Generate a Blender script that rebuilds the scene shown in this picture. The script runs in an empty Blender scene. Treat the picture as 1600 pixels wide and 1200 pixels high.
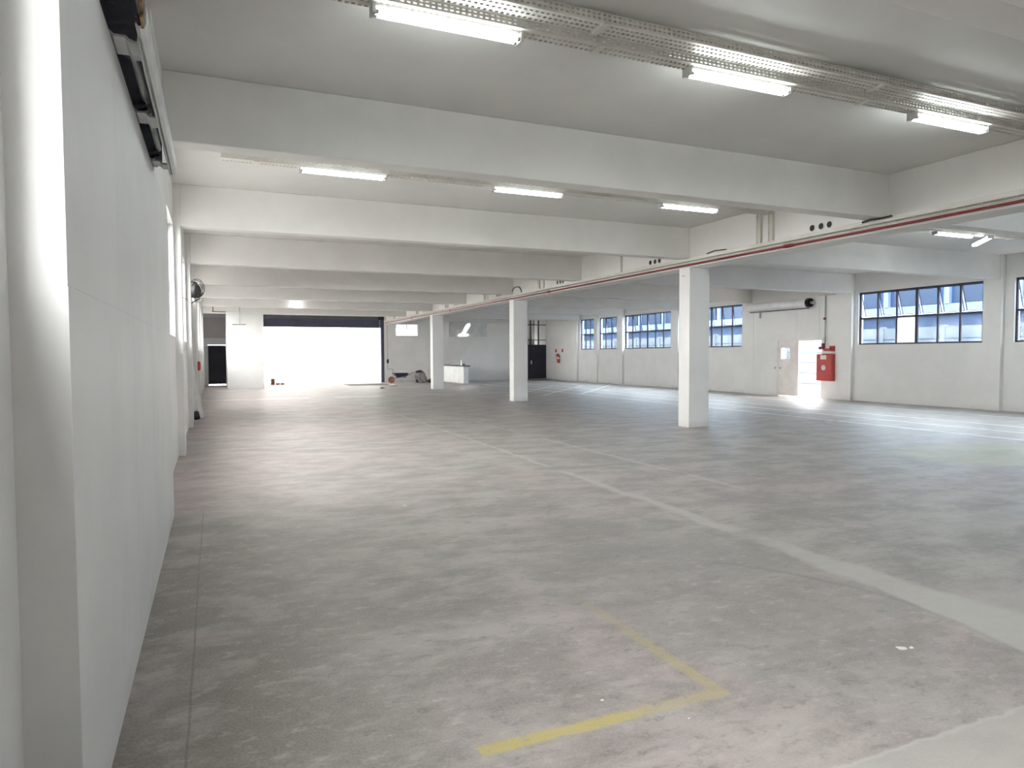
import bpy, bmesh, math, random
from mathutils import Vector, Matrix
random.seed(7)
sc = bpy.context.scene
COL = sc.collection

# ------------------------------------------------------------------ camera
FPX, YAW, PITCH, ROLL = 1073.33, 0.40908, 0.0424, -0.00353
fw = Vector((math.sin(YAW)*math.cos(PITCH), math.cos(YAW)*math.cos(PITCH), -math.sin(PITCH)))
rt = Vector((math.cos(YAW), -math.sin(YAW), 0)); up = rt.cross(fw)
r2 = math.cos(ROLL)*rt + math.sin(ROLL)*up; u2 = -math.sin(ROLL)*rt + math.cos(ROLL)*up
cd = bpy.data.cameras.new('camera'); cam = bpy.data.objects.new('camera', cd); COL.objects.link(cam)
cam.matrix_world = Matrix(((r2.x, u2.x, -fw.x, 0), (r2.y, u2.y, -fw.y, 0), (r2.z, u2.z, -fw.z, 1.7), (0, 0, 0, 1)))
cd.sensor_fit = 'HORIZONTAL'; cd.sensor_width = 36; cd.lens = FPX/1600*36
cd.clip_start = 0.05; cd.clip_end = 400
sc.camera = cam

# ------------------------------------------------------------------ sky and exposure
SKY = 27.0
TUBE = 26.0
w = bpy.data.worlds.new('overcast_sky'); sc.world = w; w.use_nodes = True
bg = w.node_tree.nodes['Background']
bg.inputs[0].default_value = (1.0, 0.985, 0.965, 1); bg.inputs[1].default_value = SKY
vs = sc.view_settings
vs.view_transform = 'Standard'; vs.look = 'None'; vs.exposure = 0.54; vs.gamma = 1; vs.use_curve_mapping = False
cy = sc.cycles
cy.max_bounces = 8; cy.diffuse_bounces = 6; cy.glossy_bounces = 2; cy.transparent_max_bounces = 12; cy.transmission_bounces = 4
cy.caustics_reflective = False; cy.caustics_refractive = False; cy.sample_clamp_indirect = 10
cy.use_adaptive_sampling = True; cy.adaptive_threshold = 0.06; cy.adaptive_min_samples = 16

# ------------------------------------------------------------------ node helpers
class S:
    """a socket with arithmetic"""
    def __init__(s, nt, v): s.nt, s.v = nt, v
    def _m(s, op, *a, clamp=False):
        n = s.nt.nodes.new('ShaderNodeMath'); n.operation = op; n.use_clamp = clamp
        for i, x in enumerate((s,)+a):
            x = x.v if isinstance(x, S) else x
            if isinstance(x, (int, float)): n.inputs[i].default_value = x
            else: s.nt.links.new(x, n.inputs[i])
        return S(s.nt, n.outputs[0])
    def __add__(s, o): return s._m('ADD', o)
    def __sub__(s, o): return s._m('SUBTRACT', o)
    def __mul__(s, o): return s._m('MULTIPLY', o)
    def __truediv__(s, o): return s._m('DIVIDE', o)
    def abs(s): return s._m('ABSOLUTE')
    def max(s, o): return s._m('MAXIMUM', o)
    def min(s, o): return s._m('MINIMUM', o)
    def clamp(s): return s._m('ADD', 0.0, clamp=True)
    def ramp(s, a, b, lo=0.0, hi=1.0):
        n = s.nt.nodes.new('ShaderNodeMapRange'); n.interpolation_type = 'SMOOTHSTEP'
        for i, x in enumerate((s, a, b, lo, hi)):
            x = x.v if isinstance(x, S) else x
            if isinstance(x, (int, float)): n.inputs[i].default_value = x
            else: s.nt.links.new(x, n.inputs[i])
        return S(s.nt, n.outputs[0])

def coords(nt):
    g = nt.nodes.new('ShaderNodeNewGeometry'); sp = nt.nodes.new('ShaderNodeSeparateXYZ')
    nt.links.new(g.outputs['Position'], sp.inputs[0])
    return g.outputs['Position'], [S(nt, sp.outputs[i]) for i in range(3)]

def noise(nt, pos, scale, detail=4, rough=0.55, sx=1, sy=1, sz=1, dist=0.0, two=False):
    m = nt.nodes.new('ShaderNodeMapping'); m.inputs['Scale'].default_value = (sx, sy, sz)
    nt.links.new(pos, m.inputs['Vector'])
    n = nt.nodes.new('ShaderNodeTexNoise'); n.inputs['Scale'].default_value = scale
    if two: n.noise_dimensions = '2D'
    n.inputs['Detail'].default_value = detail; n.inputs['Roughness'].default_value = rough; n.inputs['Distortion'].default_value = dist
    nt.links.new(m.outputs[0], n.inputs['Vector'])
    return S(nt, n.outputs[0])

def mixc(nt, fac, a, b):
    n = nt.nodes.new('ShaderNodeMix'); n.data_type = 'RGBA'
    if isinstance(fac, S): nt.links.new(fac.v, n.inputs[0])
    else: n.inputs[0].default_value = fac
    for i, x in ((6, a), (7, b)):
        if isinstance(x, tuple): n.inputs[i].default_value = (*x, 1) if len(x) == 3 else x
        else: nt.links.new(x, n.inputs[i])
    return n.outputs[2]

def bump(nt, h, strength, dist, bsdf):
    b = nt.nodes.new('ShaderNodeBump'); b.inputs['Strength'].default_value = strength; b.inputs['Distance'].default_value = dist
    nt.links.new(h.v, b.inputs['Height']); nt.links.new(b.outputs[0], bsdf.inputs['Normal'])

def newmat(name):
    m = bpy.data.materials.new(name); m.use_nodes = True
    return m, m.node_tree, m.node_tree.nodes['Principled BSDF']

def plain(name, c, rough=0.6, metal=0.0, var=0.06, scale=3.0, spec=0.4):
    m, nt, b = newmat(name)
    pos, _ = coords(nt)
    n = noise(nt, pos, scale, 4)
    lo = tuple(x*(1-var) for x in c); hi = tuple(min(1, x*(1+var)) for x in c)
    nt.links.new(mixc(nt, n.ramp(0.35, 0.65), lo, hi), b.inputs['Base Color'])
    b.inputs['Roughness'].default_value = rough; b.inputs['Metallic'].default_value = metal
    b.inputs['Specular IOR Level'].default_value = spec
    return m

def paint(name, c, streak=0.0, dirt=0.05, rough=0.55):
    m, nt, b = newmat(name)
    pos, (X, Y, Z) = coords(nt)
    n1 = noise(nt, pos, 0.9, 4, 0.6)
    f = n1.ramp(0.38, 0.62)
    col = mixc(nt, f, tuple(x*(1-dirt) for x in c), c)
    if streak:
        s1 = noise(nt, pos, 1.0, 5, 0.6, 7, 7, 0.12).ramp(0.52, 0.75)
        col = mixc(nt, s1*streak, col, tuple(x*0.72 for x in c))
    # scuffs just above the floor
    sc_ = Z.ramp(0.0, 0.22, 1.0, 0.0)*n1.ramp(0.45, 0.65)*0.35
    col = mixc(nt, sc_, col, (0.42, 0.40, 0.38))
    nt.links.new(col, b.inputs['Base Color'])
    b.inputs['Roughness'].default_value = rough; b.inputs['Specular IOR Level'].default_value = 0.3
    bump(nt, noise(nt, pos, 14.0, 2), 0.10, 0.01, b)
    return m

def glass(name, tint, gloss=0.06):
    m = bpy.data.materials.new(name); m.use_nodes = True; nt = m.node_tree; nt.nodes.clear()
    o = nt.nodes.new('ShaderNodeOutputMaterial'); t = nt.nodes.new('ShaderNodeBsdfTransparent'); g = nt.nodes.new('ShaderNodeBsdfGlossy')
    a = tuple(x**0.5 for x in tint)                     # each ray crosses two faces of the pane
    t.inputs[0].default_value = (*a, 1)
    g.inputs['Roughness'].default_value = 0.08
    g.inputs[0].default_value = (0.9, 0.95, 1, 1)
    mx = nt.nodes.new('ShaderNodeMixShader'); mx.inputs[0].default_value = gloss
    nt.links.new(t.outputs[0], mx.inputs[1]); nt.links.new(g.outputs[0], mx.inputs[2]); nt.links.new(mx.outputs[0], o.inputs[0])
    return m

def emit(name, c, s):
    m, nt, b = newmat(name)
    b.inputs['Base Color'].default_value = (0.9, 0.9, 0.9, 1)
    b.inputs['Emission Color'].default_value = (*c, 1); b.inputs['Emission Strength'].default_value = s
    return m

# ------------------------------------------------------------------ the concrete floor
def floor_material():
    m, nt, b = newmat('worn_concrete')
    pos, (X, Y, Z) = coords(nt)
    n2 = lambda *a, **k: noise(nt, pos, *a, two=True, **k)
    big = n2(0.25, 3, 0.55)
    mid = n2(1.5, 6, 0.66, 0.75, 1.3, 1)
    fine = n2(9.0, 5, 0.72, 0.7, 1.3, 1)
    grain = n2(70.0, 2, 0.6)
    w0 = n2(1.7, 4, 0.6); wob = w0 - 0.5
    w1 = n2(7.0, 3, 0.6); wob2 = w1 - 0.5
    pink = mixc(nt, mid.ramp(0.33, 0.68), (0.345, 0.278, 0.275), (0.490, 0.412, 0.406))
    grey = mixc(nt, mid.ramp(0.33, 0.68), (0.265, 0.252, 0.236), (0.430, 0.412, 0.392))
    # the rosy sealer survives on the left half of the hall
    pz = X.ramp(2.6, 6.0, 1.0, 0.0)*0.65 + (big-0.5)*2.2
    col = mixc(nt, pz.clamp(), grey, pink)
    # swept grey patch where a machine turned
    dx = (X-3.3)/1.15; dy = (Y-4.1)/1.9
    d = (dx*dx+dy*dy)+wob*1.4
    col = mixc(nt, d.ramp(0.5, 1.3, 0.7, 0.0), col, (0.285, 0.278, 0.262))
    # brown stain and the blocked bay's shade, painted as one dark lane
    st = X.ramp(0.0, 1.5, 1.0, 0.0)*Y.ramp(7.4, 8.4, 1.0, 0.0)*(mid*0.6+w0*0.4).ramp(0.38, 0.56)
    col = mixc(nt, st*0.8, col, (0.155, 0.143, 0.117))
    # trowel streaks
    tr = n2(2.6, 6, 0.72, 0.8, 1.2, 1)
    col = mixc(nt, tr.ramp(0.36, 0.50, 0.42, 0.0), col, (0.225, 0.205, 0.192))
    col = mixc(nt, tr.ramp(0.52, 0.66, 0.0, 0.36), col, (0.48, 0.44, 0.43))
    # fine mottling, dark spots
    col = mixc(nt, fine.ramp(0.52, 0.75, 0.0, 0.55), col, (0.56, 0.53, 0.51))
    col = mixc(nt, fine.ramp(0.28, 0.47, 0.6, 0.0), col, (0.17, 0.155, 0.145))
    sp = (w0*0.5+fine*0.5).ramp(0.60, 0.66)
    col = mixc(nt, sp*0.4, col, (0.17, 0.163, 0.152))
    # hairline cracks
    v = nt.nodes.new('ShaderNodeTexVoronoi'); v.feature = 'DISTANCE_TO_EDGE'; v.voronoi_dimensions = '2D'; v.inputs['Scale'].default_value = 0.55
    cb = nt.nodes.new('ShaderNodeCombineXYZ')
    nt.links.new((X+wob*2.2+wob2*0.3).v, cb.inputs[0]); nt.links.new((Y+mid*2.0+wob2*0.3).v, cb.inputs[1])
    nt.links.new(cb.outputs[0], v.inputs['Vector'])
    ck = S(nt, v.outputs['Distance']).ramp(0.0, 0.008, 1.0, 0.0)*big.ramp(0.48, 0.6)
    col = mixc(nt, ck*0.45, col, (0.14, 0.135, 0.13))
    # saw-cut joint beside the wall
    jt = (X+0.14+wob*0.02).abs().ramp(0.003, 0.009, 1.0, 0.0)*Y.ramp(8.0, 8.3, 1.0, 0.0)
    col = mixc(nt, jt*0.6, col, (0.13, 0.122, 0.115))
    # long dusty mortar seam that widens towards the front
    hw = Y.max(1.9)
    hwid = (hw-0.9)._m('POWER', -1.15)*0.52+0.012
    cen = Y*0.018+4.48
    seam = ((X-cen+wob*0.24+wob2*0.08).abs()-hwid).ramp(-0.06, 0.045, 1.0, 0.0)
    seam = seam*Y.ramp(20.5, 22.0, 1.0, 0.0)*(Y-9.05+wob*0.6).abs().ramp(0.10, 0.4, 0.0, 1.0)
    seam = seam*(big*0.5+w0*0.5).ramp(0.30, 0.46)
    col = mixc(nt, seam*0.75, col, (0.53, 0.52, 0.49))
    # second fainter seam and its cross strip
    s2 = ((X-6.12+wob*0.2).abs()-0.05).ramp(-0.05, 0.04, 1.0, 0.0)*Y.ramp(6.4, 6.7)*Y.ramp(16.5, 17.5, 1.0, 0.0)*w0.ramp(0.38, 0.52)
    s3 = ((Y-6.55+wob*0.35).abs()-0.13).ramp(-0.1, 0.1, 1.0, 0.0)*X.ramp(6.0, 6.6)*X.ramp(10.5, 13.5, 1.0, 0.0)
    s4 = ((Y-4.45+wob*0.35).abs()-0.28).ramp(-0.08, 0.08, 1.0, 0.0)*(X+wob*0.5).ramp(6.1, 6.5)*X.ramp(9.5, 11.0, 1.0, 0.0)
    s5 = ((X-4.9+wob*0.3).abs()-0.5).ramp(-0.1, 0.1, 1.0, 0.0)*Y.ramp(2.9, 3.4, 1.0, 0.0)
    col = mixc(nt, (s2.max(s3*0.45)).max(s4*0.5).max(s5*0.6)*0.6, col, (0.53, 0.525, 0.505))
    # paler patchy bands across the floor, the nearest kept to the left
    pale_bands = ((Y-28.5+wob*0.8).abs()-0.35).ramp(-0.1, 0.1, 1.0, 0.0).max(((Y-36.0+wob).abs()-0.4).ramp(-0.1, 0.1, 1.0, 0.0)).max(((Y-15.2+wob*1.5).abs()-0.10).ramp(-0.1, 0.1, 1.0, 0.0)*X.ramp(1.2, 2.6, 1.0, 0.0)*0.6)
    col = mixc(nt, pale_bands*(mid*0.4+big*0.6).ramp(0.46, 0.56)*0.7, col, (0.64, 0.63, 0.60))
    # white painted lanes in the window aisle
    wear = (fine*0.6+w0*0.4).ramp(0.33, 0.47)
    ln = None
    for c, h_ in ((14.48, 0.055), (15.76, 0.05), (16.98, 0.05), (19.3, 0.05)):
        k = (X-c+wob*0.03).abs().ramp(h_-0.012, h_+0.012, 1.0, 0.0)
        ln = k if ln is None else ln.max(k)
    ln = ln*Y.ramp(41.0, 42.0, 1.0, 0.0)
    for o_ in (-12.0, -10.2, -8.4):
        ln = ln.max(((X-Y*0.82-(-8.6)+o_+10.2).abs()).ramp(0.05, 0.08, 1.0, 0.0)*Y.ramp(25.6, 26.0)*Y.ramp(33.0, 33.4, 1.0, 0.0)*X.ramp(11.0, 11.3))
    col = mixc(nt, ln*wear, col, (0.80, 0.81, 0.80))
    # worn yellow corner marking
    yw = (fine*0.55+w1*0.45).ramp(0.32, 0.46)
    y1 = ((Y-2.695+wob2*0.03).abs()-0.040).ramp(-0.015, 0.012, 1.0, 0.0)*X.ramp(1.0, 1.02)*X.ramp(2.32, 2.34, 1.0, 0.0)
    y1 = y1*X.ramp(1.65, 2.0, 1.0, 0.45)
    y2 = ((X-2.305+wob2*0.03).abs()-0.045).ramp(-0.02, 0.015, 1.0, 0.0)*Y.ramp(2.65, 2.67)*Y.ramp(2.8, 4.6, 0.5, 0.0)
    col = mixc(nt, y1.max(y2)*yw*0.85, col, (0.55, 0.46, 0.13))
    # pale yellow spill by the second lane
    ys = ((X-12.2)/2.2); yt = ((Y-7.4)/1.3)
    yl = ((ys*ys+yt*yt)+wob*1.2).ramp(0.4, 1.2, 1.0, 0.0)
    col = mixc(nt, yl*0.4, col, (0.50, 0.49, 0.22))
    # rubber arcs
    ax = X-15.2; ay = Y-11.4
    rr = (ax*ax+ay*ay)._m('SQRT')
    arc = ((rr-1.5+wob*0.1).abs()-0.07).ramp(-0.05, 0.05, 1.0, 0.0).max(((rr-1.78+wob*0.1).abs()-0.05).ramp(-0.05, 0.05, 1.0, 0.0))
    bx_ = X-2.35; by_ = Y-3.05
    r_ = (bx_*bx_+by_*by_)._m('SQRT')
    arc2 = (r_-1.95+wob*0.1).abs().ramp(0.0, 0.05, 1.0, 0.0)*X.ramp(3.2, 4.0)*Y.ramp(2.05, 2.2)
    col = mixc(nt, (arc*0.4).max(arc2*0.35), col, (0.16, 0.155, 0.155))
    # newer slab in front
    ns = (Y+wob2*0.06).ramp(1.97, 2.0, 1.0, 0.0)
    ncol = mixc(nt, mid.ramp(0.3, 0.7), (0.43, 0.40, 0.385), (0.50, 0.475, 0.455))
    col = mixc(nt, ns, col, ncol)
    col = mixc(nt, (Y-1.99+wob2*0.06).abs().ramp(0.0, 0.02, 0.6, 0.0), col, (0.6, 0.58, 0.56))
    col = mixc(nt, grain.ramp(0.3, 0.7, 0.0, 0.16), col, (0.6, 0.59, 0.58))
    nt.links.new(col, b.inputs['Base Color'])
    nt.links.new(fine.ramp(0.3, 0.7, 0.36, 0.56).v, b.inputs['Roughness'])
    b.inputs['Specular IOR Level'].default_value = 0.5
    bump(nt, grain, 0.12, 0.004, b)
    return m

M = {}
M['floor'] = floor_material()
WH = (0.82, 0.815, 0.80)
M['wall'] = paint('white_wall_paint', WH)
M['infill'] = paint('white_wall_paint_streaked', (0.81, 0.81, 0.80), streak=0.2)
M['ceil'] = paint('white_ceiling_paint', (0.73, 0.725, 0.705), dirt=0.04)
M['beam'] = paint('white_beam_paint', (0.83, 0.82, 0.80), dirt=0.05)
M['pinkwall'] = paint('pale_rose_wall_paint', (0.62, 0.54, 0.53))
M['tray'] = plain('painted_tray_steel', (0.70, 0.68, 0.63), 0.45)
M['cover'] = plain('painted_cover_steel', (0.60, 0.61, 0.59), 0.45, var=0.1)
M['steel'] = plain('bare_steel', (0.42, 0.42, 0.44), 0.4, 0.8)
M['darksteel'] = plain('dark_navy_steel', (0.035, 0.036, 0.055), 0.5, 0.0)
M['frame'] = plain('dark_window_steel', (0.030, 0.030, 0.055), 0.5)
M['slate'] = plain('slate_shutter_paint', (0.075, 0.078, 0.125), 0.5)
M['slate2'] = plain('dim_shutter_paint', (0.10, 0.10, 0.12), 0.6)
M['black'] = plain('black_rubber', (0.012, 0.012, 0.014), 0.6)
M['red'] = plain('red_pipe_paint', (0.20, 0.020, 0.020), 0.45)
M['cabred'] = plain('red_cabinet_paint', (0.47, 0.055, 0.05), 0.35)
M['sticker'] = plain('cream_sticker', (0.8, 0.76, 0.64), 0.6)
M['white'] = plain('white_enamel', (0.82, 0.83, 0.82), 0.4)
M['doorw'] = plain('off_white_door_paint', (0.78, 0.74, 0.72), 0.45, var=0.05)
M['granite'] = plain('dark_stone_top', (0.09, 0.09, 0.09), 0.3, var=0.3, scale=30)
M['chrome'] = plain('chrome', (0.7, 0.7, 0.72), 0.2, 1.0)
M['clear'] = glass('clear_glass', (0.50, 0.51, 0.51), 0.02)
M['blue'] = glass('blue_film_glass', (0.27, 0.355, 0.455), 0.012)
M['pale'] = glass('pale_blue_glass', (0.31, 0.35, 0.372), 0.012)
def milk(name, c):
    m = bpy.data.materials.new(name); m.use_nodes = True; nt = m.node_tree; nt.nodes.clear()
    o = nt.nodes.new('ShaderNodeOutputMaterial'); t = nt.nodes.new('ShaderNodeBsdfTranslucent'); d = nt.nodes.new('ShaderNodeBsdfDiffuse')
    mx = nt.nodes.new('ShaderNodeMixShader'); mx.inputs[0].default_value = 0.5
    pos, _ = coords(nt)
    cc = mixc(nt, noise(nt, pos, 2.0, 3), tuple(x*0.93 for x in c), c)
    nt.links.new(cc, t.inputs[0]); nt.links.new(cc, d.inputs[0])
    nt.links.new(t.outputs[0], mx.inputs[1]); nt.links.new(d.outputs[0], mx.inputs[2]); nt.links.new(mx.outputs[0], o.inputs[0])
    return m
M['milk'] = milk('white_translucent_sheet', (0.9, 0.89, 0.88))  # translucent white sheet, put in one lower pane so it shows bright
M['frost'] = glass('milky_glass', (0.55, 0.58, 0.6), 0.1)
M['tube'] = emit('lit_tube', (0.93, 1.0, 0.98), TUBE)
M['bulb'] = emit('lit_bulb', (1, 1, 1), 15.0)
M['ground'] = plain('outdoor_concrete', (0.22, 0.215, 0.205), 0.9, var=0.12, scale=0.5)
M['blocks'] = plain('weathered_concrete_panel', (0.125, 0.148, 0.180), 0.9, var=0.2, scale=1.5)
M['facade'] = plain('grey_facade', (0.018, 0.036, 0.080), 0.8, var=0.2, scale=0.6)
M['facadeband'] = plain('pale_facade_band', (0.14, 0.17, 0.215), 0.8)
M['yardwall'] = plain('added_warehouse_wall', (0.19, 0.185, 0.18), 0.8)
M['facadeglass'] = plain('dark_facade_glass', (0.010, 0.018, 0.036), 0.5)
M['sack'] = plain('grey_sack_cloth', (0.30, 0.285, 0.27), 0.9, var=0.35, scale=9)
M['tarp'] = plain('dark_tarp', (0.03, 0.028, 0.035), 0.7, var=0.4, scale=12)
M['paper'] = plain('white_paper', (0.85, 0.85, 0.84), 0.8)
M['brickred'] = plain('fired_brick', (0.30, 0.12, 0.08), 0.9)
M['sheet'] = plain('grey_covering_sheet', (0.62, 0.63, 0.635), 0.8)
M['rust'] = plain('torn_rusty_edge', (0.30, 0.19, 0.10), 0.85, var=0.4, scale=20)
M['cable'] = plain('black_cable', (0.03, 0.03, 0.03), 0.6)

# ------------------------------------------------------------------ mesh helpers
class MB:
    def __init__(s): s.v, s.f = [], []
    def box(s, x0, x1, y0, y1, z0, z1):
        n = len(s.v)
        s.v += [(x, y, z) for z in (z0, z1) for y in (y0, y1) for x in (x0, x1)]
        s.f += [tuple(n+i for i in q) for q in ((0, 2, 3, 1), (4, 5, 7, 6), (0, 1, 5, 4), (2, 6, 7, 3), (0, 4, 6, 2), (1, 3, 7, 5))]
        return s
    def tube(s, pts, r, n=10, caps=True):
        pts = [Vector(p) for p in pts]; base = len(s.v); N = len(pts)
        rr = r if isinstance(r, (list, tuple)) else [r]*N
        for i, p in enumerate(pts):
            t = (pts[min(i+1, N-1)]-pts[max(i-1, 0)]).normalized()
            a = t.cross(Vector((0, 0, 1)) if abs(t.z) < 0.9 else Vector((1, 0, 0))).normalized(); b_ = t.cross(a)
            for k in range(n):
                th = 2*math.pi*k/n
                s.v.append(tuple(p+rr[i]*(math.cos(th)*a+math.sin(th)*b_)))
        for i in range(N-1):
            for k in range(n):
                a0 = base+i*n+k; a1 = base+i*n+(k+1) % n
                s.f.append((a0, a1, a1+n, a0+n))
        if caps:
            s.f.append(tuple(base+k for k in reversed(range(n)))); s.f.append(tuple(base+(N-1)*n+k for k in range(n)))
        return s
    def prism(s, prof, axis, a, b):
        """extrude a closed 2D profile (counter-clockwise) along an axis from a to b"""
        n = len(prof); base = len(s.v)
        def pt(p, t): return {'x': (t, p[0], p[1]), 'y': (p[0], t, p[1]), 'z': (p[0], p[1], t)}[axis]
        s.v += [pt(p, a) for p in prof]+[pt(p, b) for p in prof]
        for k in range(n): s.f.append((base+k, base+(k+1) % n, base+n+(k+1) % n, base+n+k))
        s.f.append(tuple(base+k for k in reversed(range(n)))); s.f.append(tuple(base+n+k for k in range(n)))
        return s
    def lathe(s, prof, o=(0, 0, 0), axis='z', n=16):
        base = len(s.v); o = Vector(o)
        for r, h in prof:
            for k in range(n):
                c, q = r*math.cos(2*math.pi*k/n), r*math.sin(2*math.pi*k/n)
                s.v.append(tuple(o+Vector({'z': (c, q, h), 'x': (h, c, q), 'y': (c, h, q)}[axis])))
        for i in range(len(prof)-1):
            for k in range(n):
                a0 = base+i*n+k; a1 = base+i*n+(k+1) % n
                s.f.append((a0, a1, a1+n, a0+n))
        s.f.append(tuple(base+k for k in reversed(range(n)))); s.f.append(tuple(base+(len(prof)-1)*n+k for k in range(n)))
        return s
    def mesh(s, name, smooth=False):
        me = bpy.data.meshes.new(name); me.from_pydata(s.v, [], s.f); me.update()
        bm = bmesh.new(); bm.from_mesh(me); bmesh.ops.recalc_face_normals(bm, faces=bm.faces); bm.to_mesh(me); bm.free()
        if smooth:
            for p in me.polygons: p.use_smooth = True
            try: me.set_sharp_from_angle(angle=math.radians(40))
            except Exception: pass
        return me
    def obj(s, name, mat, parent=None, bevel=0.0, smooth=False):
        me = s.mesh(name, smooth); me.materials.append(M[mat] if isinstance(mat, str) else mat)
        return link(name, me, parent, bevel)

def link(name, me, parent=None, bevel=0.0):
    o = bpy.data.objects.new(name, me); COL.objects.link(o)
    if parent is not None:
        o.parent = parent; o.location = -Vector(parent.get('origin', (0, 0, 0)))
    if bevel:
        b = o.modifiers.new('soft_edges', 'BEVEL'); b.width = bevel; b.segments = 2; b.limit_method = 'ANGLE'
    return o

def thing(name, loc, label, cat, group=None, kind=None):
    """an Empty at the base of a thing; its parts are given in world coordinates"""
    o = bpy.data.objects.new(name, None); COL.objects.link(o); o.location = loc; o['origin'] = tuple(loc)
    o.empty_display_size = 0.2
    return tag(o, label, cat, group, kind)

def tag(o, label, cat, group=None, kind=None):
    o['label'] = label; o['category'] = cat
    if group: o['group'] = group
    if kind: o['kind'] = kind
    return o

def sub(name, mb, mat, parent, **k):
    """a sub-part: its parent part already sits in the thing's frame"""
    me = mb.mesh(name, k.get('smooth', False)); me.materials.append(M[mat])
    o = bpy.data.objects.new(name, me); COL.objects.link(o); o.parent = parent
    return o

def box(*a): return MB().box(*a)

# ------------------------------------------------------------------ the grid of the hall
S0 = 5.0426
def YB(k): return 12.872+(k-2)*S0            # front face of beam k
BW, ZB, ZC = 0.29, 3.88, 4.577               # beam width, beam soffit, ceiling
XG = 10.02                                   # girder face
YF, YE = -7.4, YB(8)                         # front and far end walls
XL, XP = -0.58, -0.47                        # recessed left wall, its pilasters
XR, XQ = 21.31, 21.16                        # recessed right wall, its pilasters
ZS, ZH = 2.02, 3.885                         # window sill and head

tag(box(-1.0, 21.8, YF-0.3, YE+3.2, -0.15, 0).obj('floor', 'floor'), 'worn grey and rose concrete floor of the empty hall', 'floor', kind='structure')
tag(box(-1.0, 21.8, YF-0.3, YE+0.4, ZC, ZC+0.2).obj('ceiling', 'ceil'), 'flat white painted concrete ceiling slab between the beams', 'ceiling', kind='structure')
tag(box(-60, 70, -50, 110, -0.30, -0.16).obj('ground', 'ground'), 'pale concrete yard outside the hall', 'ground', kind='structure')

# ---- left wall
lw = MB()
WT = -0.82
# solid below the sills and above the heads, full-height pilasters
win_left = [(-1.7, 2.40), (8.45, 12.75), (13.5, 17.75), (23.6, 27.85), (28.65, 32.9), (33.7, 37.9), (38.9, 39.9)]  # the last, narrow one is added to light the end passage
lw.box(WT, XL, YF, 2.58, 0, 1.97).box(WT, XL, YF, 2.58, ZH, ZC)
lw.box(WT, XL, 8.13, 18.1, 0, ZS).box(WT, XL, 8.13, YE, ZH, ZC)
lw.box(WT, XL, 22.9, YE, 0, ZS)
for a, b in ((YF, -1.7), (2.40, 2.58), (8.13, 8.45), (12.75, 13.5), (17.75, 18.35), (22.9, 23.6), (27.85, 28.65), (32.9, 33.7), (37.9, 38.9), (39.9, YE)):
    lw.box(WT, XL, a, b, 1.97 if b <= 2.6 else ZS, ZH)
lw.box(WT, XL-0.025, 2.58, 8.13, 3.235, 3.875).box(WT, XL, 2.58, 8.13, 3.875, ZC)
lw.box(WT, XL, 18.1, 18.35, 0, ZS)
lw.box(WT, XL, 18.35, 22.9, 3.75, ZH)
tag(lw.obj('wall_left', 'wall'), 'white plastered side wall with recessed window bays, camera side', 'wall', kind='structure')
tag(MB().box(WT, -0.4215, 2.58, 8.13, 0, 1.925).box(WT, -0.4245, 2.58, 8.13, 1.925, 1.929).box(WT, -0.4228, 2.58, 8.13, 1.929, 3.235).obj('infill_wall', 'infill'),
    'streaked white wall filling the closed shutter bay in the foreground', 'wall', kind='structure')
lp = ['white pilaster beside the foreground window bay', 'white pilaster just past the streaked infill wall', 'white pilaster between the first two far window bays',
      'white pilaster before the side shutter with the black coil', 'white pilaster after the side shutter', 'white pilaster two bays before the end passage', 'white pilaster one bay before the end passage']
for k in range(-1, 8):
    if k == 0: y0, y1 = 2.70, 3.09
    elif k == 1: y0, y1 = 6.50, 8.13
    else: y0, y1 = YB(k), YB(k)+0.40
    if k in (0, 1):
        MBp = box(XL-0.02, -0.4235, y0, y1, 3.235, ZC)
    else: MBp = box(WT, XP, y0, y1, 0, ZC)
    if k <= 0: lab = lp[0] if k == -1 else 'short white pier above the near end of the infill wall'
    elif k == 1: lab = 'short white pier above the far end of the infill wall'
    elif k == 7: lab = 'white pilaster at the passage mouth by the side wall'
    else: lab = lp[k-1]
    tag(MBp.obj('wall_pillar', 'wall', bevel=0.008), lab, 'pilaster', kind='structure')

# ---- right wall
rw = MB(); RT = 21.56
win_right = [(-1.6, 2.55), (3.3, 7.5), (8.25, 12.53), (13.43, 17.79), (23.73, 27.95), (28.87, 33.15), (33.98, 35.95), (36.57, 38.24)]
rw.box(XR, RT, YF, 17.95, 0, ZS).box(XR, RT, YF, YE, ZH, ZC).box(XR, RT, 23.42, YE, 0, ZS)
last = YF
for a, b in win_right:
    if last < 17.9 and a > 18:
        rw.box(XR, RT, last, 17.95, ZS, ZH); last = 23.42
    rw.box(XR, RT, last, a, ZS, ZH); last = b
rw.box(XR, RT, last, YE, ZS, ZH)
tag(rw.obj('wall_right', 'wall'), 'white plastered side wall with blue glazed windows, opposite the camera', 'wall', kind='structure')
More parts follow.
